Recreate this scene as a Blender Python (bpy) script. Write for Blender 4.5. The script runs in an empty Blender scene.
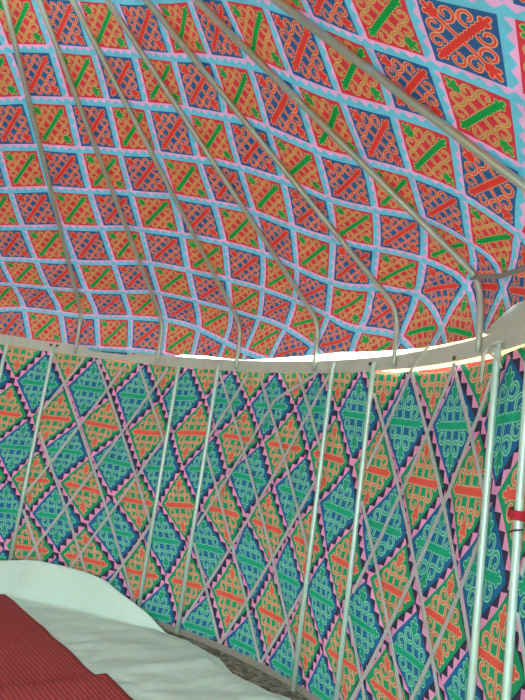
import bpy, bmesh, math, random
from mathutils import Vector, noise
random.seed(7)
PI = math.pi
sin, cos = math.sin, math.cos

# ------------------------------------------------------------------ measures
R = 2.4926          # radius of the lattice wall
H = 1.75            # underside of the eave ring
BH = 0.076          # height of the eave ring bar
TH0, DTH = 0.0772, 0.2672          # first roof pole, spacing
SIG = 0.6073        # roof slope
CAM = (1.5956, -1.9596, 1.2498)
GAP0, GAP1 = 2.17, 2.80            # doorway the picture is taken from
DATA = {"M":[[-3.5748,0.4008],[0.822,3.6612],[3.5303,-0.7102]],"roof":[[0.147,1.26],[0.427,1.205],[0.699,1.151],[0.95,1.071],[0.119,0.997],[0.368,0.956],[0.6,0.926],[0.88,0.856],[-0.041,1.569],[0.198,1.542],[0.474,1.483],[0.722,1.444],[0.948,1.382],[-0.037,1.859],[0.229,1.825],[0.504,1.769],[0.783,1.713],[-0.011,2.137],[0.257,2.1],[0.538,2.031],[0.842,1.966],[1.259,1.303],[1.071,1.63],[1.327,1.569],[1.603,1.513],[1.854,1.453],[1.51,1.236],[1.774,1.182],[1.195,1.034],[1.459,0.942],[1.703,0.904],[1.599,0.585],[1.861,0.521],[2.199,0.78],[2.448,0.698],[2.373,0.394],[2.25,0.201],[2.531,0.105],[2.614,0.369],[0.035,2.434],[0.334,2.369],[0.6,2.298],[0.886,2.226],[0.068,2.684],[0.377,2.641],[0.67,2.554],[0.914,2.504],[0.421,2.9],[0.693,2.814],[1.131,1.884],[1.428,1.816],[1.673,1.817],[1.926,1.741],[1.192,2.177],[1.45,2.137],[1.721,2.046],[1.201,2.476],[1.499,2.402],[2.763,0.97],[2.883,1.457],[2.659,1.73],[2.662,1.448],[2.608,1.138],[2.369,1.248],[2.392,1.505],[2.128,1.4],[2.303,1.053],[2.116,1.121],[2.535,0.915],[-0.079,3.175],[-0.139,2.952],[-0.35,3.168],[0.502,3.103],[0.751,3.052],[1.672,2.674],[1.292,2.692],[1.918,2.072],[1.941,2.318],[1.698,2.392],[2.159,2.069],[2.187,2.327],[2.514,2.024],[1.955,2.52]],"W":[[-0.0582,1.3135],[0.3427,-0.3451],[0.2253,-1.607],[1.6159,-1.183],[-0.0491,-0.6117],[0.147,-0.3755],[-0.7387,1.6055],[-0.5642,0.1278],[0.2839,-0.9988],[-0.356,0.4032],[0.4089,-0.6379],[-0.617,0.3679],[-0.1764,2.7316],[-0.0008,0.3048],[-0.308,-0.1225],[0.1674,-0.1734],[-0.5071,-0.2004],[0.4303,-0.0052],[-0.1907,0.5763],[0.3372,0.6241],[-0.196,-0.3113],[-0.3405,-0.7022],[0.2013,-1.1855],[-0.1743,0.3486],[-0.4559,-0.1931],[0.9229,0.6087],[0.0737,0.2609],[1.0807,1.0506],[-0.6991,0.4088],[0.1761,-0.8896],[-0.4419,0.1791],[0.11,0.773],[0.7002,-0.8543],[-0.2336,1.4951],[-0.6751,0.2242],[1.4654,-1.9977],[-1.3462,1.5236],[0.3512,0.2019],[-0.1458,0.2621],[-0.5082,-0.1205],[-0.101,-0.7823],[-0.0175,0.1921],[0.3065,-0.2703],[0.8363,0.7064],[-0.0261,-0.1102],[0.3068,-1.3691],[-0.2389,1.2262],[-0.9054,0.6025],[-0.0998,0.5865],[0.7223,0.1897],[0.604,-0.6179],[-2.027,0.6971],[1.0024,-1.3986],[-0.1003,-0.4137],[-1.0042,1.3921],[2.5435,-1.4443],[-0.9312,1.6246],[0.6877,-1.8488],[-2.917,1.3541],[-0.1817,0.232],[-1.5205,1.9027],[-0.7026,-1.4684],[3.3933,-1.2705],[0.5795,0.4475],[1.1903,0.6898],[-1.5623,0.2616],[-2.1185,1.5831],[-0.6277,-3.1726],[2.0592,-0.8101],[-0.0407,0.1766],[-0.9173,-0.238],[1.1946,0.0191],[0.9152,-1.0694],[-0.1781,0.5652],[-2.4036,2.859],[1.7258,-2.6106],[0.2099,0.9906],[1.3211,-0.7549],[-1.8384,0.5081],[-3.1505,1.327],[-3.16,1.2652],[3.5885,-2.3172],[3.8725,-1.6075]],"prof":[[2.5336,0.35,1.8223],[2.4686,0.4033,1.7852],[2.4036,0.4567,1.7482],[2.3387,0.51,1.7111],[2.2737,0.5634,1.674],[2.2087,0.6167,1.6369],[2.1438,0.6701,1.5999],[2.0788,0.7234,1.5628],[2.0138,0.7768,1.5257],[1.9489,0.8301,1.4887],[1.8839,0.8835,1.4516],[1.819,0.9368,1.4145],[1.754,0.9902,1.3774],[1.689,1.0435,1.3404],[1.6241,1.0969,1.3033],[1.5591,1.1502,1.2662],[1.4941,1.2035,1.2291],[1.4292,1.2569,1.1921],[1.3642,1.3102,1.155],[1.2993,1.3636,1.1179],[1.2343,1.4169,1.0809],[1.1693,1.4703,1.0438],[1.1044,1.5236,1.0067],[1.0394,1.577,0.9696],[0.9744,1.6303,0.9326],[0.9095,1.6837,0.8955],[0.8445,1.737,0.8584],[0.7796,1.7904,0.8214],[0.7146,1.8437,0.7843],[0.6496,1.897,0.7472],[0.5847,1.9504,0.7101],[0.5197,2.0037,0.6731],[0.4547,2.0571,0.636],[0.3898,2.1104,0.5989],[0.3248,2.1638,0.5619],[0.2599,2.2171,0.5248],[0.1949,2.2705,0.4877],[0.1299,2.3238,0.4506],[0.065,2.3772,0.4136],[0.0,2.4305,0.3765],[-0.0094,2.437,0.3697],[-0.0187,2.4436,0.3632],[-0.028,2.4502,0.3566],[-0.0376,2.4566,0.3495],[-0.0475,2.4626,0.3415],[-0.0577,2.4683,0.3331],[-0.0678,2.4737,0.3246],[-0.0785,2.4789,0.3152],[-0.0904,2.4839,0.3044],[-0.1041,2.4886,0.2915],[-0.1204,2.4931,0.2758],[-0.1389,2.4973,0.2578],[-0.1587,2.5013,0.2385],[-0.1787,2.5051,0.2189],[-0.1979,2.5086,0.2],[-0.2164,2.5119,0.1817],[-0.235,2.5151,0.1634],[-0.2535,2.518,0.1452],[-0.2715,2.5205,0.1273],[-0.289,2.5226,0.11],[-0.3069,2.5241,0.0921],[-0.3256,2.5251,0.0734],[-0.3433,2.5258,0.0558],[-0.3583,2.5262,0.0407],[-0.3691,2.5266,0.03]],"sap":2.9598,"cs":0.8212,"wx":[[-0.045,-0.247],[0.337,-0.232],[0.726,-0.252],[1.09,-0.214],[1.452,-0.211],[1.825,-0.219],[2.203,-0.213],[2.549,-0.242],[2.958,-0.27],[3.311,-0.288],[0.15,-0.5],[0.483,-0.491],[0.872,-0.499],[1.217,-0.457],[1.611,-0.448],[2.008,-0.456],[2.378,-0.494],[2.744,-0.524],[3.121,-0.544],[3.494,-0.546],[-0.114,-0.746],[0.229,-0.704],[1.025,-0.734],[1.379,-0.67],[2.509,-0.764],[2.883,-0.791],[0.863,-0.99],[1.169,-0.96],[1.54,-0.942],[1.912,-0.955],[2.564,-1.025],[2.958,-1.062],[3.37,-1.071],[3.744,-1.114],[1.175,-1.199],[1.519,-1.176],[1.899,-1.196],[1.006,-1.452],[1.348,-1.442],[1.727,-1.423]],"ww":[[0.1964,0.0073],[0.139,0.1206],[-0.1167,-0.1165],[-0.0107,0.1299],[0.0386,-0.0334],[0.2241,-0.0707],[-0.0275,0.0905],[0.3704,-0.0186],[-0.2267,0.0274],[0.2662,-0.0959],[-0.8973,-0.2375],[0.1887,-0.0254],[-0.0988,-0.0457],[0.3163,-0.0584],[-0.2366,-0.0623],[-0.2648,0.0895],[-0.1027,-0.1072],[0.1459,-0.0271],[0.0801,-0.0459],[-0.1526,0.0099],[0.1941,-0.1166],[0.6655,0.2802],[-0.3712,-0.0784],[-0.4675,0.2972],[-0.431,0.0227],[-0.4279,0.0822],[0.054,-0.0931],[1.3624,-0.0209],[0.8049,-0.1857],[1.0259,-0.0058],[0.8437,-0.046],[0.3697,-0.209],[0.0874,0.0723],[0.3962,-0.3209],[-1.1296,0.0756],[-0.825,0.1278],[-1.1275,-0.0363],[-0.1338,0.0013],[0.5154,-0.104],[0.3264,0.0627]]}

SKY, EXPO = 4.0, 2.0
COL = bpy.context.scene.collection

def pol(r, th, z):
    return (r * sin(th), r * cos(th), z)

def lerp_table(x, pts):
    if x <= pts[0][0]: return pts[0][1]
    for (a, b), (c, d) in zip(pts, pts[1:]):
        if x <= c: return b + (d - b) * (x - a) / (c - a)
    return pts[-1][1]

# ------------------------------------------------------------------ nodes
class G:
    """small expression builder for shader nodes"""
    def __init__(self, name):
        self.mat = bpy.data.materials.new(name)
        self.mat.use_nodes = True
        self.t = self.mat.node_tree
        self.t.nodes.clear()
    def n(self, kind, **kw):
        x = self.t.nodes.new(kind)
        for k, v in kw.items(): setattr(x, k, v)
        return x
    def put(self, sock, v):
        if isinstance(v, bpy.types.NodeSocket): self.t.links.new(v, sock)
        else: sock.default_value = v
    def m(self, op, a, b=None, c=None):
        x = self.n('ShaderNodeMath', operation=op)
        self.put(x.inputs[0], a)
        if b is not None: self.put(x.inputs[1], b)
        if c is not None: self.put(x.inputs[2], c)
        return x.outputs[0]
    def add(self, a, b): return self.m('ADD', a, b)
    def sub(self, a, b): return self.m('SUBTRACT', a, b)
    def mul(self, a, b): return self.m('MULTIPLY', a, b)
    def mad(self, a, b, c): return self.m('MULTIPLY_ADD', a, b, c)
    def abs(self, a): return self.m('ABSOLUTE', a)
    def min(self, *a):
        r = a[0]
        for b in a[1:]: r = self.m('MINIMUM', r, b)
        return r
    def max(self, a, b): return self.m('MAXIMUM', a, b)
    def lt(self, a, b): return self.m('LESS_THAN', a, b)
    def length(self, a, b): return self.m('SQRT', self.mad(a, a, self.mul(b, b)))
    def clamp(self, a): 
        x = self.n('ShaderNodeClamp'); self.put(x.inputs[0], a); return x.outputs[0]
    def mix(self, f, a, b):
        x = self.n('ShaderNodeMix', data_type='RGBA')
        self.put(x.inputs[0], f); self.put(x.inputs[6], a); self.put(x.inputs[7], b)
        return x.outputs[2]
    def noise(self, vec, scale, detail=2.0, rough=0.5):
        x = self.n('ShaderNodeTexNoise')
        if vec is not None: self.put(x.inputs['Vector'], vec)
        x.inputs['Scale'].default_value = scale; x.inputs['Detail'].default_value = detail
        x.inputs['Roughness'].default_value = rough
        return x.outputs[0]
    def bump(self, h, strength, dist):
        x = self.n('ShaderNodeBump'); x.inputs['Strength'].default_value = strength
        x.inputs['Distance'].default_value = dist; self.put(x.inputs['Height'], h)
        return x.outputs[0]
    def seg(self, x, y, ax, ay, bx, by):
        """distance to a segment with constant ends"""
        dx, dy = bx - ax, by - ay
        L2 = dx * dx + dy * dy
        px, py = self.sub(x, ax), self.sub(y, ay)
        t = self.clamp(self.mad(px, dx / L2, self.mul(py, dy / L2)))
        return self.length(self.mad(t, -dx, px), self.mad(t, -dy, py))
    def spiral(self, x, y, cx, cy, r0, r1, a0, flip=1.0):
        """distance to one turn of a volute whose radius runs r0 -> r1"""
        px, py = self.sub(x, cx), self.sub(y, cy)
        a = self.m('ARCTAN2', self.mul(py, flip), px)
        a = self.m('FRACT', self.mad(a, 1 / (2 * PI), a0))
        return self.abs(self.sub(self.length(px, py), self.mad(a, r1 - r0, r0)))
    def out(self, color, rough=0.8, metal=0.0, normal=None, spec=0.3, sheen=0.0, transl=None):
        p = self.n('ShaderNodeBsdfPrincipled')
        self.put(p.inputs['Base Color'], color); self.put(p.inputs['Roughness'], rough)
        p.inputs['Metallic'].default_value = metal
        p.inputs['Specular IOR Level'].default_value = spec
        if normal is not None: self.put(p.inputs['Normal'], normal)
        o = self.n('ShaderNodeOutputMaterial')
        s = p.outputs[0]
        if transl:      # thin cloth lets some of the daylight outside through
            tr = self.n('ShaderNodeBsdfTranslucent'); self.put(tr.inputs[0], color)
            mx = self.n('ShaderNodeMixShader'); mx.inputs[0].default_value = transl
            self.t.links.new(s, mx.inputs[1]); self.t.links.new(tr.outputs[0], mx.inputs[2]); s = mx.outputs[0]
        self.t.links.new(s, o.inputs[0])
        return self.mat

def srgb(r, g, b):
    f = lambda c: (c / 255 / 12.92) if c / 255 <= .04045 else ((c / 255 + .055) / 1.055) ** 2.4
    return (f(r), f(g), f(b), 1.0)

def ornament(g, p, q, bw, hw):
    """ram's-horn motif of one cell; p, q run -0.5..0.5 -> (bar, leaf, horn) signed distances"""
    X = g.abs(g.mul(g.sub(q, p), .70711)); Y = g.abs(g.mul(g.add(q, p), .70711))
    teeth = g.mul(g.abs(g.sub(g.m('FRACT', g.mul(X, 15.0)), .5)), .034)
    bar = g.sub(g.seg(X, Y, 0, 0, .37, 0), g.add(bw, teeth))
    tip = g.sub(g.min(g.seg(X, Y, .37, .0, .41, .045), g.seg(X, Y, .41, 0, .475, 0)), .018)
    bar = g.min(bar, tip)
    leaf = g.sub(g.min(g.seg(X, Y, 0, .36, 0, .50), g.seg(X, Y, 0, .38, .065, .435), g.seg(X, Y, 0, .33, .045, .365)), .021)
    stem = g.sub(g.seg(X, Y, 0, 0, 0, .36), .014)
    h1 = g.spiral(X, Y, .125, .285, .108, .026, .40)
    h2 = g.spiral(X, Y, .292, .132, .106, .026, .62, -1.0)
    horn = g.sub(g.min(h1, h2), hw)
    return bar, leaf, g.min(horn, stem)

def cloth_cells(name, half, nteeth, pal):
    g = G(name)
    uv = g.n('ShaderNodeUVMap'); uv.uv_map = 'sheet'
    sx = g.n('ShaderNodeSeparateXYZ'); g.put(sx.inputs[0], uv.outputs[0])
    i, j = sx.outputs[0], sx.outputs[1]
    fi, fj = g.m('FLOOR', i), g.m('FLOOR', j)
    p, q = g.sub(g.sub(i, fi), .5), g.sub(g.sub(j, fj), .5)
    odd = g.m('FLOORED_MODULO', g.add(fi, fj), 2.0)
    odd = g.lt(.5, odd)
    ap, aq = g.abs(p), g.abs(q)
    bar, leaf, horn = ornament(g, p, q, pal['bw'], pal['hw'])
    line = pal['line']
    def cell(field, barc, leafc, hornc, edge):
        allv = g.min(bar, leaf, horn)
        c = g.mix(g.lt(allv, line), field, edge)
        c = g.mix(g.lt(horn, .002), c, hornc)
        c = g.mix(g.lt(leaf, .004), c, leafc)
        c = g.mix(g.lt(bar, .006), c, barc)
        return c
    ca = cell(*pal['even']); cb = cell(*pal['odd'])
    c = g.mix(odd, ca, cb)
    # bands between the cells with a sawtooth
    w = .5 - half
    def band(a, along, flip):
        # a in -.5...5 across: signed distance from the band's middle
        d = g.mul(g.sub(.5, g.abs(a)), g.m('SIGN', a))       # -w..w, positive on the low side of the next cell
        tri = g.abs(g.sub(g.m('FRACT', g.mul(along, nteeth)), .5))   # 0..0.5
        lim = g.mad(tri, w * pal['tooth'], w * (pal['shift'] - .25 * pal['tooth']))
        return g.mix(g.lt(g.mul(d, flip), lim), pal['band_a'], pal['band_b'])
    bi = band(p, j, 1.0); bj = band(q, i, -1.0)
    c = g.mix(g.lt(half, aq), c, bj)
    c = g.mix(g.lt(half, ap), c, bi)
    tc = g.n('ShaderNodeTexCoord')
    if pal.get('hem'):
        so = g.n('ShaderNodeSeparateXYZ'); g.put(so.inputs[0], tc.outputs['Object'])
        c = g.mix(g.lt(so.outputs[2], g.mad(g.noise(tc.outputs['Object'], 9), .025, .022)), c, pal['hem'])
    wear = g.noise(tc.outputs['Object'], 14, 3)
    hs = g.n('ShaderNodeHueSaturation'); g.put(hs.inputs['Color'], c)
    g.put(hs.inputs['Value'], g.mad(wear, .24, .88))
    weave = g.noise(tc.outputs['Object'], 22, 3)
    return g.out(hs.outputs[0], .85, normal=g.bump(weave, .25, .01), spec=.15, transl=pal['transl'])

ROOF_PAL = dict(transl=.17, line=.018, tooth=1.9, shift=.25, bw=.026, hw=.010,  # print colours paled: veiling lens haze is put into the palette
    even=(srgb(218, 76, 96), srgb(36, 168, 96), srgb(52, 168, 96), srgb(206, 146, 104), srgb(212, 190, 136)),
    odd=(srgb(66, 112, 166), srgb(222, 80, 74), srgb(222, 82, 76), srgb(222, 92, 80), srgb(234, 178, 142)),
    band_a=srgb(234, 186, 216), band_b=srgb(134, 202, 218))
WALL_PAL = dict(transl=.08, line=.020, tooth=3.2, shift=.0, bw=.030, hw=.009,  # colours lightened, dark teeth too, to paint in the haze over the wall
    even=(srgb(40, 112, 162), srgb(36, 172, 132), srgb(44, 160, 130), srgb(62, 166, 146), srgb(144, 212, 186)),
    odd=(srgb(40, 160, 112), srgb(238, 98, 84), srgb(236, 108, 88), srgb(230, 118, 98), srgb(220, 188, 146)),
    band_a=srgb(242, 160, 204), band_b=srgb(66, 56, 82), hem=srgb(160, 152, 140))

def plain(name, col, rough=.6, metal=0., nscale=0, namp=.1, bump=0., spec=.3):
    g = G(name); c = col; nrm = None
    if nscale:
        tc = g.n('ShaderNodeTexCoord'); nz = g.noise(tc.outputs['Object'], nscale, 4)
        hs = g.n('ShaderNodeHueSaturation'); g.put(hs.inputs['Color'], col)
        g.put(hs.inputs['Value'], g.mad(nz, namp * 2, 1 - namp)); c = hs.outputs[0]
        if bump: nrm = g.bump(nz, bump, .01)
    return g.out(c, rough, metal, nrm, spec)

M = {}
M['roof'] = cloth_cells('printed roof cloth', .420, 5.0, ROOF_PAL)
M['wall'] = cloth_cells('printed wall cloth', .440, 4.7, WALL_PAL)
M['steel'] = plain('galvanised steel', srgb(196, 198, 186), .42, .5, 30, .12)
M['post'] = plain('bare steel tube', srgb(206, 226, 218), .45, .35, 30, .10)
M['slat'] = plain('flat steel lath', srgb(216, 208, 211), .42, .5, 25, .12)
M['ring'] = plain('zinc flat bar', srgb(206, 202, 190), .55, .2, 18, .12)
M['bolt'] = plain('dark bolt', srgb(90, 88, 86), .5, .6)
M['felt'] = plain('pale felt lining', srgb(192, 188, 182), .8, 0, 12, .08, .3)
def felt_cover():
    g = G('cream outer felt')
    tc = g.n('ShaderNodeTexCoord'); nz = g.noise(tc.outputs['Object'], 16, 3)
    return g.out(g.mix(nz, srgb(236, 222, 196), srgb(252, 240, 220)), .9, transl=.28)
M['cover'] = felt_cover()
M['tie'] = plain('off white cord', srgb(214, 210, 200), .9, 0, 60, .1)
M['greytie'] = plain('grey strap', srgb(150, 140, 136), .9, 0, 60, .1)
M['redtie'] = plain('red cloth tie', srgb(190, 40, 60), .9, 0, 60, .15)
M['darkcord'] = plain('dark thread', srgb(70, 66, 70), .9)

def sheet_mat():
    g = G('white woven tarpaulin')
    tc = g.n('ShaderNodeTexCoord'); o = tc.outputs['Object']
    a = g.noise(o, 2.2, 4, .55); b = g.noise(o, 40, 2)
    c = g.mix(g.mul(a, .8), srgb(198, 216, 206), srgb(226, 242, 232))
    v = g.n('ShaderNodeTexVoronoi'); v.feature = 'DISTANCE_TO_EDGE'; g.put(v.inputs['Vector'], o); v.inputs['Scale'].default_value = 2.3
    hgt = g.add(g.mul(a, 1.0), g.mad(g.m('SMOOTH_MIN', v.outputs[0], .12, .1), 1.2, g.mul(b, .05)))
    return g.out(c, .55, normal=g.bump(hgt, .5, .05), spec=.4)
M['sheet'] = sheet_mat()

def mat_red():
    g = G('red ribbed matting')
    uv = g.n('ShaderNodeUVMap'); uv.uv_map = 'ribs'
    s = g.n('ShaderNodeSeparateXYZ'); g.put(s.inputs[0], uv.outputs[0])
    f = g.m('FRACT', g.mul(s.outputs[0], 1 / .023))
    rib = g.m('SINE', g.mul(f, PI))
    f2 = g.m('FRACT', g.mul(s.outputs[1], 1 / .014))
    knot = g.m('SINE', g.mul(f2, PI))
    tc = g.n('ShaderNodeTexCoord'); nz = g.noise(tc.outputs['Object'], 7, 3)
    c = g.mix(g.mul(g.m('POWER', rib, .6), .9), srgb(150, 58, 62), srgb(182, 78, 78))
    c = g.mix(g.mul(nz, .3), c, srgb(160, 58, 62))
    return g.out(c, .9, normal=g.bump(g.add(rib, g.mul(knot, .3)), .6, .008), spec=.1)
M['redmat'] = mat_red()

def earth():
    g = G('bare stony earth')
    tc = g.n('ShaderNodeTexCoord'); o = tc.outputs['Object']
    v = g.n('ShaderNodeTexVoronoi'); g.put(v.inputs['Vector'], o); v.inputs['Scale'].default_value = 38
    sv = g.n('ShaderNodeSeparateXYZ'); g.put(sv.inputs[0], v.outputs['Color'])
    c = g.mix(sv.outputs[0], srgb(92, 84, 74), srgb(168, 160, 146))
    c = g.mix(g.mul(g.noise(o, 6, 4), .5), c, srgb(110, 104, 84))
    return g.out(c, .95, normal=g.bump(g.sub(1.0, v.outputs['Distance']), .8, .015), spec=.2)
M['earth'] = earth()

# ------------------------------------------------------------------ object helpers
def link(o, parent=None):
    COL.objects.link(o)
    if parent is not None: o.parent = parent
    return o
def mesh_obj(name, bm, mat, parent=None, smooth=True):
    me = bpy.data.meshes.new(name)
    if smooth:
        for f in bm.faces: f.smooth = True
    bm.to_mesh(me); bm.free()
    me.materials.append(mat)
    return link(bpy.data.objects.new(name, me), parent)
def tag(o, label=None, cat=None, group=None, kind=None):
    if label: o['label'] = label
    if cat: o['category'] = cat
    if group: o['group'] = group
    if kind: o['kind'] = kind
    return o
def empty(name, loc=(0, 0, 0)):
    o = bpy.data.objects.new(name, None); o.location = loc; o.empty_display_size = .1
    return link(o)

def tube(bm, pts, r, n=10, caps=True, sx=1.0, up=None, closed=False):
    """sweep an n-gon of radius r along pts (r may be a list)"""
    pts = [Vector(p) for p in pts]; rings = []
    prev = None
    for k, p in enumerate(pts):
        a = pts[k - 1] if k > 0 else p; b = pts[k + 1] if k < len(pts) - 1 else p
        t = (b - a).normalized()
        if prev is None:
            u = Vector(up) if up is not None else (Vector((0, 0, 1)) if abs(t.z) < .9 else Vector((1, 0, 0)))
        else: u = prev
        u = (u - t * u.dot(t)).normalized(); prev = u
        w = t.cross(u)
        rr = r[k] if isinstance(r, (list, tuple)) else r
        rings.append([bm.verts.new(p + u * rr * sx * cos(2 * PI * i / n) + w * rr * sin(2 * PI * i / n)) for i in range(n)])
    for A, B in zip(rings, rings[1:]):
        for i in range(n): bm.faces.new((A[i], A[(i + 1) % n], B[(i + 1) % n], B[i]))
    if caps:
        bm.faces.new(rings[0][::-1]); bm.faces.new(rings[-1])
    bmesh.ops.recalc_face_normals(bm, faces=bm.faces)

def ribbon(bm, pts, normals, width, thick):
    """flat bar: pts is its centre line, normals its flat side"""
    pts = [Vector(p) for p in pts]; rings = []
    for k, p in enumerate(pts):
        a = pts[max(k - 1, 0)]; b = pts[min(k + 1, len(pts) - 1)]
        t = (b - a).normalized(); n_ = Vector(normals[k]); n_ = (n_ - t * n_.dot(t)).normalized(); w = t.cross(n_)
        wd = width[k] if isinstance(width, (list, tuple)) else width
        rings.append([bm.verts.new(p + w * x * wd / 2 + n_ * y * thick / 2) for x, y in ((-1, -1), (1, -1), (1, 1), (-1, 1))])
    for A, B in zip(rings, rings[1:]):
        for i in range(4): bm.faces.new((A[i], A[(i + 1) % 4], B[(i + 1) % 4], B[i]))
    bm.faces.new(rings[0][::-1]); bm.faces.new(rings[-1])
    bmesh.ops.recalc_face_normals(bm, faces=bm.faces)

def grid_mesh(name, P, UV, mat, uvname, parent=None, thick=0.0, wrap=False):
    """P[a][b] points, UV[a][b]"""
    me = bpy.data.meshes.new(name)
    na, nb = len(P), len(P[0])
    vs = [p for row in P for p in row]
    fs = [(a * nb + b, a * nb + b + 1, (a + 1) * nb + b + 1, (a + 1) * nb + b) for a in range(na - 1) for b in range(nb - 1)]
    me.from_pydata(vs, [], fs)
    if UV is not None:
        L = me.uv_layers.new(name=uvname)
        flat = [u for row in UV for u in row]
        for lp in me.loops: L.data[lp.index].uv = flat[lp.vertex_index]
    for f in me.polygons: f.use_smooth = True
    me.materials.append(mat)
    o = link(bpy.data.objects.new(name, me), parent)
    if thick:
        md = o.modifiers.new('thickness', 'SOLIDIFY'); md.thickness = thick; md.offset = 0
    return o

# ------------------------------------------------------------------ ground
bm = bmesh.new()
bmesh.ops.create_grid(bm, x_segments=60, y_segments=60, size=9)
for v in bm.verts: v.co.z = -.004 + .006 * noise.noise(v.co * 1.7)
tag(mesh_obj('floor', bm, M['earth']), kind='structure')

# ------------------------------------------------------------------ wall cloth
def wall_uv(th, zr):
    x, y = th * 2.5, zr
    al, be = (th + .010) / .1508, (-zr - .22) / .486
    for (px, py), (wa, wb) in zip(DATA['wx'], DATA['ww']):
        d = ((x - px) ** 2 + (y - py) ** 2) / .32
        if d < 12:
            k = math.exp(-d); al += k * wa; be += k * wb
    return (be - al + .5, be + al + .5)
def wall_top(th):
    return lerp_table(th, [(1.03, .055), (1.09, .0), (1.14, -.014), (1.45, -.014), (1.50, -.004), (1.9, .03)])
P, UV = [], []
NT, NZ = 420, 60
t0, t1 = GAP1 - 2 * PI, GAP0
for a in range(NT + 1):
    th = t0 + (t1 - t0) * a / NT
    rowp, rowu = [], []
    for b in range(NZ + 1):
        top = wall_top(th)
        zr = -H - .03 + (top + H + .03) * b / NZ
        ruf = min(1, max(.25, (th - .7) / .5))
        r = R + .045 + .012 * ruf * (noise.noise((th * 9, zr * .7, 1.3)) + .5 * noise.noise((th * 24, zr * 1.2, 5))) + .006 * noise.noise((th * 5, zr * 3, 9))
        rowp.append(pol(r, th, H + zr)); rowu.append(wall_uv(th + .012 * ruf * noise.noise((th * 14, zr * 1.5, 3)), zr))
    P.append(rowp); UV.append(rowu)
tag(grid_mesh('wall_back', P, UV, M['wall'], 'sheet', thick=.003), kind='structure')

# ------------------------------------------------------------------ roof cloth
PROF = DATA['prof']; SAP, CS = DATA['sap'], DATA['cs']
def prof_at(s):
    for (s0, r0, z0), (s1, r1, z1) in zip(PROF, PROF[1:]):
        pass
    tab = PROF_SORT
    return lerp_table(s, [(q[0], q[1]) for q in tab]), lerp_table(s, [(q[0], q[2]) for q in tab])
PROF_SORT = sorted(PROF)
def roof_ij(th, s):
    rho = SAP - s; ph = CS * th
    u, v = rho * sin(ph), rho * cos(ph)
    m = DATA['M']
    i = m[0][0] + m[1][0] * u + m[2][0] * v; j = m[0][1] + m[1][1] * u + m[2][1] * v
    for (px, py), (wi, wj) in zip(DATA['roof'], DATA['W']):
        d = ((u - px) ** 2 + (v - py) ** 2) / (2 * .45 * .45)
        if d < 12:
            k = math.exp(-d); i += k * wi; j += k * wj
    return (i + .5, j + .5)
SMIN = min(q[0] for q in PROF)
def hem_up(th):      # how far the cloth's lower edge stands above the ring's underside
    return lerp_table(th, [(.36, .05), (.385, .074), (.42, .090), (.50, .094), (.58, .082), (.63, .078), (.68, .086), (.85, .112), (.95, .124), (1.02, .112), (1.2, .096), (1.3, .088), (1.40, .084), (1.44, .120), (1.5, .160), (1.8, .18), (2.2, .05)])
P, UV = [], []
NT, NS = 480, 90
for a in range(NT + 1):
    th = -PI + 2 * PI * a / NT
    # s where the profile reaches the hem
    lo = lerp_table(hem_up(th), sorted((q[2], q[0]) for q in PROF if q[0] <= 0))
    rowp, rowu = [], []
    ph = ((th - TH0) / DTH) % 1.0
    sag = 4 * ph * (1 - ph)
    for b in range(NS + 1):
        f = b / NS
        s = lo + (2.44 - lo) * (f ** 1.25)
        r, z = prof_at(s)
        low = max(0, min(1, (0.25 - s) / .4))
        pk = noise.noise((th * 6, s * 2.5, 2.1)) + .6 * noise.noise((th * 15, s * 5, 4.4))
        nrm_r, nrm_z = (sin(SIG), cos(SIG)) if s > 0 else (1, .2)
        d = -.012 * sag * min(1, r) + pk * (.005 + .014 * low)
        rr, zz = r + nrm_r * max(d, -.018), z + nrm_z * d * (1 if s > 0 else .3)
        rowp.append(pol(rr, th, H + zz)); rowu.append(roof_ij(th, s))
    P.append(rowp); UV.append(rowu)
tag(grid_mesh('ceiling', P, UV, M['roof'], 'sheet', thick=.003), kind='structure')

# pale lining flap over the ring beside the doorway side
P = []
for a in range(41):
    th = 1.412 + .56 * a / 40
    top = lerp_table(th, [(1.412, .100), (1.43, .150), (1.46, .195), (1.5, .225), (2, .24)])
    bot = lerp_table(th, [(1.412, .088), (1.44, .070), (1.50, .072), (1.515, .090), (1.57, .098), (2, .10)])
    P.append([pol(R + .05 + .012 * noise.noise((th * 20, b * .5, 3)) - .028 * sin(PI * b / 10), th, H + bot + (top - bot) * b / 10) for b in range(11)])
tag(grid_mesh('lining_flap', P, None, M['felt'], '', thick=.004),
    'pale grey lining flap bulging out above the eave bar at the right edge', 'lining')

# cream outer felt showing through the gaps above and below the bar on the right
P = []
for a in range(61):
    th = 1.04 + .95 * a / 60
    P.append([pol(R + .075 + .006 * noise.noise((th * 18, b * .4, 8)), th, H + lerp_table(th, [(1.04, -.02), (1.1, -.16), (2, -.16)]) + lerp_table(th, [(1.04, .06), (1.10, .20), (1.17, .28), (1.3, .36), (2, .40)]) * b / 10) for b in range(11)])
tag(grid_mesh('felt_cover', P, None, M['cover'], '', thick=.006),
    'cream felt cover showing as thin bright lines above and below the eave ring at right', 'felt cover')

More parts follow.
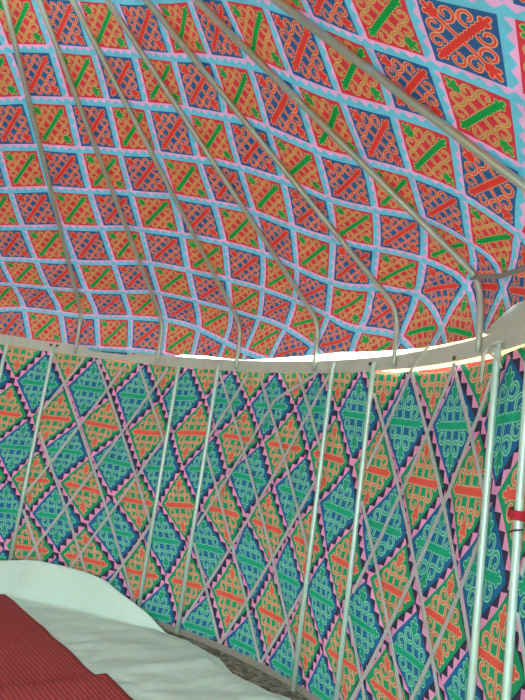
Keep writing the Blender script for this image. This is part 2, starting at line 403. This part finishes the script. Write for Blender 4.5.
# ------------------------------------------------------------------ eave ring
ring = empty('eave_ring', (0, 0, H))
tag(ring, 'flat pale metal eave ring running round the top of the lattice wall', 'ring')
bm = bmesh.new()
N = 240
prof = [(R + .018, 0), (R + .026, 0), (R + .026, BH), (R + .018, BH)]
rows = [[bm.verts.new(pol(r, 2 * PI * k / N, z)) for r, z in prof] for k in range(N)]
for k in range(N):
    A, B = rows[k], rows[(k + 1) % N]
    for i in range(4): bm.faces.new((A[i], B[i], B[(i + 1) % 4], A[(i + 1) % 4]))
bmesh.ops.recalc_face_normals(bm, faces=bm.faces)
mesh_obj('bar', bm, M['ring'], ring, smooth=False)
for th, zr in ((-.001, .052), (.018, .052), (1.06, .04), (1.33, .012)):
    bm = bmesh.new()
    c = Vector(pol(R + .018, th, zr)); n_ = Vector((-sin(th), -cos(th), 0))
    tube(bm, [c, c + n_ * .004, c + n_ * .006], [.011, .011, .007], 8)
    mesh_obj('bolt', bm, M['bolt'], ring)
# joint plate where two lengths of bar overlap
bm = bmesh.new()
pts = [pol(R + .014, .33 + .0045 * k, .038) for k in range(9)]
ribbon(bm, pts, [(-sin(.35), -cos(.35), 0)] * 9, .062, .005)
mesh_obj('joint_plate', bm, M['ring'], ring, smooth=False)

# ------------------------------------------------------------------ crown ring
bm = bmesh.new()
ZC = H + .3465 + 2.42 * sin(SIG); RC = R - .062 - 2.42 * CS
tube(bm, [pol(RC, 2 * PI * k / 48, ZC) for k in range(49)], .03, 10, caps=False)
tag(mesh_obj('crown_ring', bm, M['steel']), 'steel crown ring at the top of the roof where the poles meet', 'ring')

# ------------------------------------------------------------------ roof poles
ROOF_LABELS = {
    0: 'steel roof pole nearest the left edge of the tent',
    1: 'second steel roof pole from the left, foot left of the daylight slit',
    2: 'third steel roof pole from the left, foot at the start of the white slit',
    3: 'bent steel roof pole in the middle, foot in the brightest part of the white slit',
    4: 'bent steel roof pole whose foot ends the wide bright slit on the right',
    5: 'bent steel roof pole with a grey strap tied at its bend',
    6: 'thick near steel roof pole crossing the upper right corner',
}
def roof_pole(k):
    th = TH0 + k * DTH
    pts = [(R, .010), (R, .06), (R, .14), (R - .002, .20), (R - .010, .255), (R - .026, .300), (R - .048, .333), (R - .072, .3535)]
    sl = [(R - .062 - s * CS, .3465 + s * sin(SIG)) for s in (.08, .6, 1.2, 1.8, 2.40)]
    P = [pol(r, th, z) for r, z in pts + sl]
    bm = bmesh.new()
    rad = [.0105, .0135, .0145, .0145, .0145, .0145, .0145, .0145] + [.0145] * 5
    tube(bm, P, rad, 12, up=(cos(th), -sin(th), 0))
    o = mesh_obj('roof_pole', bm, M['steel'])
    for v in o.data.vertices: v.co.z += 0
    o.location.z = H
    tag(o, ROOF_LABELS[k], 'pole', 'roof poles of the tent')
for k in range(7): roof_pole(k)

# ------------------------------------------------------------------ wall lattice panels
PANELS = [(-.530, -.128), (.010, .420), (.553, .944), (1.081, 1.476), (1.574, 1.98)]
PANEL_LABELS = [
    'steel wall panel whose right post shows at the left edge, lattice cut off',
    'left full steel lattice panel, its foot covered by the raised white sheet',
    'middle steel lattice panel with a bent bright lath near its top right',
    'right steel lattice panel of narrow seen laths, white ties at its upper right post',
    'steel wall panel at the right edge, red tie round its left post',
]
ZF = -H + .012
def wall_panel(pi):
    a, b = PANELS[pi]
    mid = (a + b) / 2
    root = empty('lattice_panel', pol(R, mid, 0))
    tag(root, PANEL_LABELS[pi], 'wall lattice', 'lattice panels of the tent wall')
    base = Vector(root.location)
    def loc(r, th, zr): return Vector(pol(r, th, H + zr)) - base
    for th, top in ((a, .045), (b, .030 if pi != 2 else .055)):
        bm = bmesh.new()
        tube(bm, [loc(R - .002, th, ZF), loc(R - .002, th, -.9), loc(R - .002, th, -.06), loc(R - .002, th, -.02), loc(R + .004, th, top)], [.0135, .0135, .0135, .013, .009], 12, up=(cos(th), -sin(th), 0))
        mesh_obj('post', bm, M['post'], root)
    for fam in (0, 1):
        for k in range(-12, 24):
            if fam == 0: f = lambda z: .065 - (.038 if pi == 3 else 0) + .136 * k - .240 * (z + .8)
            else: f = lambda z: .071 + .1365 * k + .222 * (z + .8)
            zs = [z for z in [(-1.70 + 1.685 * i / 60) for i in range(61)] if a + .002 < f(z) < b - .002]
            if len(zs) < 4: continue
            zs = [zs[0], *[zs[0] + (zs[-1] - zs[0]) * i / 7 for i in range(1, 7)], zs[-1]]
            r = R + (.006 if fam == 0 else .013)
            P = [loc(r, f(z), z) for z in zs]
            Nn = [(-sin(f(z)), -cos(f(z)), 0) for z in zs]
            if pi == 2 and fam == 1 and k == 4:      # the lath with the bent end
                zz = [z for z in zs if z < -.22]
                P = [loc(r, f(z), z) for z in zz] + [loc(R - .004, .762, -.185), loc(R - .012, .805, -.125), loc(R - .016, .852, -.072), loc(R - .016, .885, -.025), loc(R - .012, .907, .017)]
                Nn = [(-sin(.8), -cos(.8), 0)] * len(P)
            bm = bmesh.new()
            ribbon(bm, P, Nn, .018, .004)
            mesh_obj('lath', bm, M['slat'], root, smooth=False)
for p in range(5): wall_panel(p)

# ------------------------------------------------------------------ ties
def strip(name, pts, w, t, mat, label, cat, nrm=None):
    bm = bmesh.new()
    th = 1.4
    ribbon(bm, pts, nrm or [(-sin(th), -cos(th), 0)] * len(pts), w, t)
    return tag(mesh_obj(name, bm, mat), label, cat)
PT5, PT6 = TH0 + 5 * DTH, TH0 + 6 * DTH
pts = [pol(R - .050, PT5 - .006, H + .318), pol(R - .052, PT5 + .03, H + .300), pol(R - .045, PT5 + .09, H + .262), pol(R - .040, PT5 + .17, H + .236), pol(R - .030, PT6, H + .230)]
strip('tie_strap', pts, [.016, .018, .02, .02, .02], .003, M['greytie'], 'thin grey strap tied level across the roof cloth at the bend of a pole', 'strap')
pts = [pol(R + .008, 1.438, H + .02), pol(R - .004, 1.434, H - .01), pol(R + .002, 1.430, H - .06), pol(R + .006, 1.427, H - .12)]
strip('hanging_tie', pts, [.022, .026, .024, .010], .003, M['tie'], 'white cloth tie hanging down from the eave ring left of the right panel post', 'tie')
bm = bmesh.new()
c = [pol(R - .006 + .0215 * cos(a * .9), 1.476 + .0125 * sin(a * .9), H + .028 - .004 * a) for a in range(13)]
tube(bm, c + [pol(R - .016, 1.492, H - .05), pol(R - .012, 1.500, H - .085)], .004, 6)
tag(mesh_obj('lashing', bm, M['tie']), 'white cord lashing wound round the top of the right panel post', 'cord')
bm = bmesh.new()
c = [pol(R - .012 + .004, 1.262, H + .085), pol(R - .012 + .005, 1.25, H + .07), pol(R - .012 + .004, 1.243, H + .045), pol(R - .012 + .003, 1.232, H + .02), pol(R - .012 + .006, 1.222, H + .005), pol(R - .012 + .004, 1.212, H - .012), pol(R - .012 + .010, 1.205, H - .03)]
tube(bm, c, [.006, .007, .006, .008, .006, .007, .004], 7)
tube(bm, [pol(R - .012 + .003, 1.232, H + .022), pol(R - .012 + .002, 1.216, H + .012), pol(R - .012 + .006, 1.200, H - .005)], .0055, 7)
tag(mesh_obj('ring_tie', bm, M['tie']), 'short white cord knotted over the eave ring between the two right roof poles', 'cord')
bm = bmesh.new()
c = [pol(R - .002 + .020 * cos(2 * PI * k / 16), 1.574 + .0080 * sin(2 * PI * k / 16), H - .592) for k in range(17)]
ribbon(bm, c, [(cos(2 * PI * k / 16) * sin(1.574) + sin(2 * PI * k / 16) * cos(1.574), cos(2 * PI * k / 16) * cos(1.574) - sin(2 * PI * k / 16) * sin(1.574), 0) for k in range(17)], .030, .003)
ribbon(bm, [pol(R - .024, 1.574, H - .595), pol(R - .022, 1.562, H - .585), pol(R + .004, 1.550, H - .575)], [(-1, 0, 0)] * 3, [.03, .026, .014], .003)
tag(mesh_obj('post_tie', bm, M['redtie']), 'red cloth tie wrapped round the post at the right edge', 'tie')
bm = bmesh.new()
tube(bm, [pol(R + .000, 1.556, H - .648), pol(R - .022, 1.566, H - .650), pol(R - .023, 1.580, H - .640), pol(R - .004, 1.590, H - .632)], .003, 6)
tag(mesh_obj('thread', bm, M['darkcord']), 'thin dark thread round the right edge post just below the red tie', 'thread')

# ------------------------------------------------------------------ white ground sheet
def up_h(th):
    return lerp_table(th, [(-1.2, .15), (-.5, .19), (-.25, .20), (-.006, .218), (.068, .247), (.104, .254), (.188, .249), (.249, .239), (.312, .212), (.367, .160), (.435, .098), (.466, .075), (.50, .03), (.53, .0)])
def edge_r(th):
    return lerp_table(th, [(.43, 2.39), (.475, 2.445), (.60, 2.44), (.66, 2.42), (.728, 2.39), (.78, 2.34), (.82, 2.305), (.88, 2.325), (.933, 2.35), (.967, 2.41), (1.2, 2.42), (2.2, 2.40), (2.6, 2.2)])
P = []
NA = 260
for a in range(NA + 1):
    th = -1.25 + 3.7 * a / NA
    row = []
    re = edge_r(th); uh = up_h(th)
    for b in range(61):
        r = .15 + (re - .15) * b / 60
        p = Vector(pol(r, th, 0))
        f = min(1, (re - r) / .10)
        z = .010 + .014 * abs(noise.noise(p * 2.6)) + .008 * noise.noise(p * 5.5)
        q = Vector((p.x * .8 + p.y * .6, p.y * .8 - p.x * .6, 0))
        w = noise.noise((q.x * 1.3, q.y * 5.5, 7)); z += .030 * max(0, w) ** 1.3
        w = 1 - abs(noise.noise((q.x * 2.2 + 4, q.y * 9, 2))) * 4; z += .012 * max(0, w)
        e = Vector((p.x - .094, p.y - 2.345, 0)); ex, ey = e.x * .632 - e.y * .775, -e.x * .775 - e.y * .632
        under = max(0, min(1, (ey + .06) / .05)) * max(0, min(1, (ex + .06) / .05))
        e = Vector((p.x - 1.055, p.y - 1.226, 0)); ex2, ey2 = e.x * .60 - e.y * .80, -e.x * .80 - e.y * .60
        under = max(under, max(0, min(1, (ey2 + .06) / .05)) * max(0, min(1, (ex2 + .06) / .05)))
        z = z * (1 - under) + .008 * under
        row.append((p.x, p.y, max(.004, z * (.35 + .65 * f))))
    for c in range(1, 13):
        f = c / 12
        rr = re + (2.452 - re) * (1 - (1 - f) ** 2.2) - .016 * sin(PI * f) + .010 * noise.noise((th * 9, f * 2, 3)) * sin(PI * min(1, f * 1.2))
        if uh < .002: rr = re + .0008 * c
        z0 = row[60][2]
        row.append(pol(rr, th, z0 + uh * f ** 1.15 * (1 + .03 * noise.noise((th * 14, 1, 1))) ))
    P.append(row)
tag(grid_mesh('ground_sheet', P, None, M['sheet'], '', thick=.003),
    'crumpled white tarpaulin sheet on the ground, turned up against the wall', 'sheet')

# ------------------------------------------------------------------ red mats
def red_mat(corner, along, la, wd, z, label, kink=0.0):
    e1 = Vector((along[0], along[1], 0)).normalized(); e2 = Vector((e1.y, -e1.x, 0))
    root_pts = []; uvs = []
    na, nb = 60, 40
    for a in range(na + 1):
        rp, ru = [], []
        for b in range(nb + 1):
            x = la * a / na; y = wd * b / nb
            p = Vector((corner[0], corner[1], 0)) + e1 * x + e2 * y
            wob = .004 * noise.noise(p * 4)
            if b == 0: p += e2 * (.010 * noise.noise((x * 5, z * 40, 2)))
            edge = min(x, y, la - x, wd - y)
            zz = z + wob + kink * math.exp(-(x / .12) ** 2)
            if edge < .008: zz -= .004
            rp.append((p.x, p.y, zz)); ru.append((y, x))
        root_pts.append(rp); uvs.append(ru)
    o = grid_mesh('floor_mat', root_pts, uvs, M['redmat'], 'ribs', thick=.012)
    return tag(o, label, 'mat', 'red ribbed floor mats')
red_mat((.094, 2.345), (.632, -.775), 1.75, 1.05, .036, 'red ribbed floor mat farther back, lying under the other mat, corner near the wall')
red_mat((1.055, 1.226), (.60, -.80), 1.5, 1.0, .050, 'red ribbed floor mat in front, overlapping the other mat at the bottom edge')

# ------------------------------------------------------------------ light: overcast daylight through crown, doorway and slits
W = bpy.data.worlds.new('overcast sky'); bpy.context.scene.world = W
W.use_nodes = True
bg = W.node_tree.nodes['Background']
bg.inputs[0].default_value = (.77, 1.0, .93, 1); bg.inputs[1].default_value = SKY
def portal(name, loc, rot, sx, sy):
    l = bpy.data.lights.new(name, 'AREA'); l.shape = 'RECTANGLE'; l.size = sx; l.size_y = sy
    l.cycles.is_portal = True
    o = bpy.data.objects.new(name, l); o.location = loc; o.rotation_euler = rot; link(o)
gm = (GAP0 + GAP1) / 2
portal('doorway_daylight', pol(R + .06, gm, .875), Vector((-sin(gm), -cos(gm), 0)).to_track_quat('-Z', 'Z').to_euler(), 1.6, 1.75)
portal('crown_daylight', (0, 0, ZC + .05), (0, 0, 0), .95, .95)

# ------------------------------------------------------------------ camera
cam = bpy.data.cameras.new('camera'); co = bpy.data.objects.new('camera', cam); link(co)
F_PX, PITCH, ROLL = 591.43, .1652, .1428
cam.sensor_fit = 'VERTICAL'; cam.sensor_height = 24.0; cam.lens = F_PX / 700 * 24.0
cam.clip_start = .02
fwd = Vector((0, cos(PITCH), sin(PITCH))); up0 = Vector((0, -sin(PITCH), cos(PITCH))); rt0 = Vector((1, 0, 0))
up = up0 * cos(ROLL) - rt0 * sin(ROLL) if False else up0 * cos(ROLL) + rt0 * (-sin(ROLL))
rt = rt0 * cos(ROLL) + up0 * sin(ROLL)
from mathutils import Matrix
mw = Matrix((( rt.x, up.x, -fwd.x, CAM[0]), (rt.y, up.y, -fwd.y, CAM[1]), (rt.z, up.z, -fwd.z, CAM[2]), (0, 0, 0, 1)))
co.matrix_world = mw
sc = bpy.context.scene
sc.camera = co
sc.view_settings.view_transform = 'Standard'; sc.view_settings.look = 'None'
sc.view_settings.gamma = 1.0; sc.view_settings.use_curve_mapping = False
sc.view_settings.exposure = EXPO
sc.cycles.max_bounces = 10; sc.cycles.diffuse_bounces = 8
sc.cycles.use_denoising = True
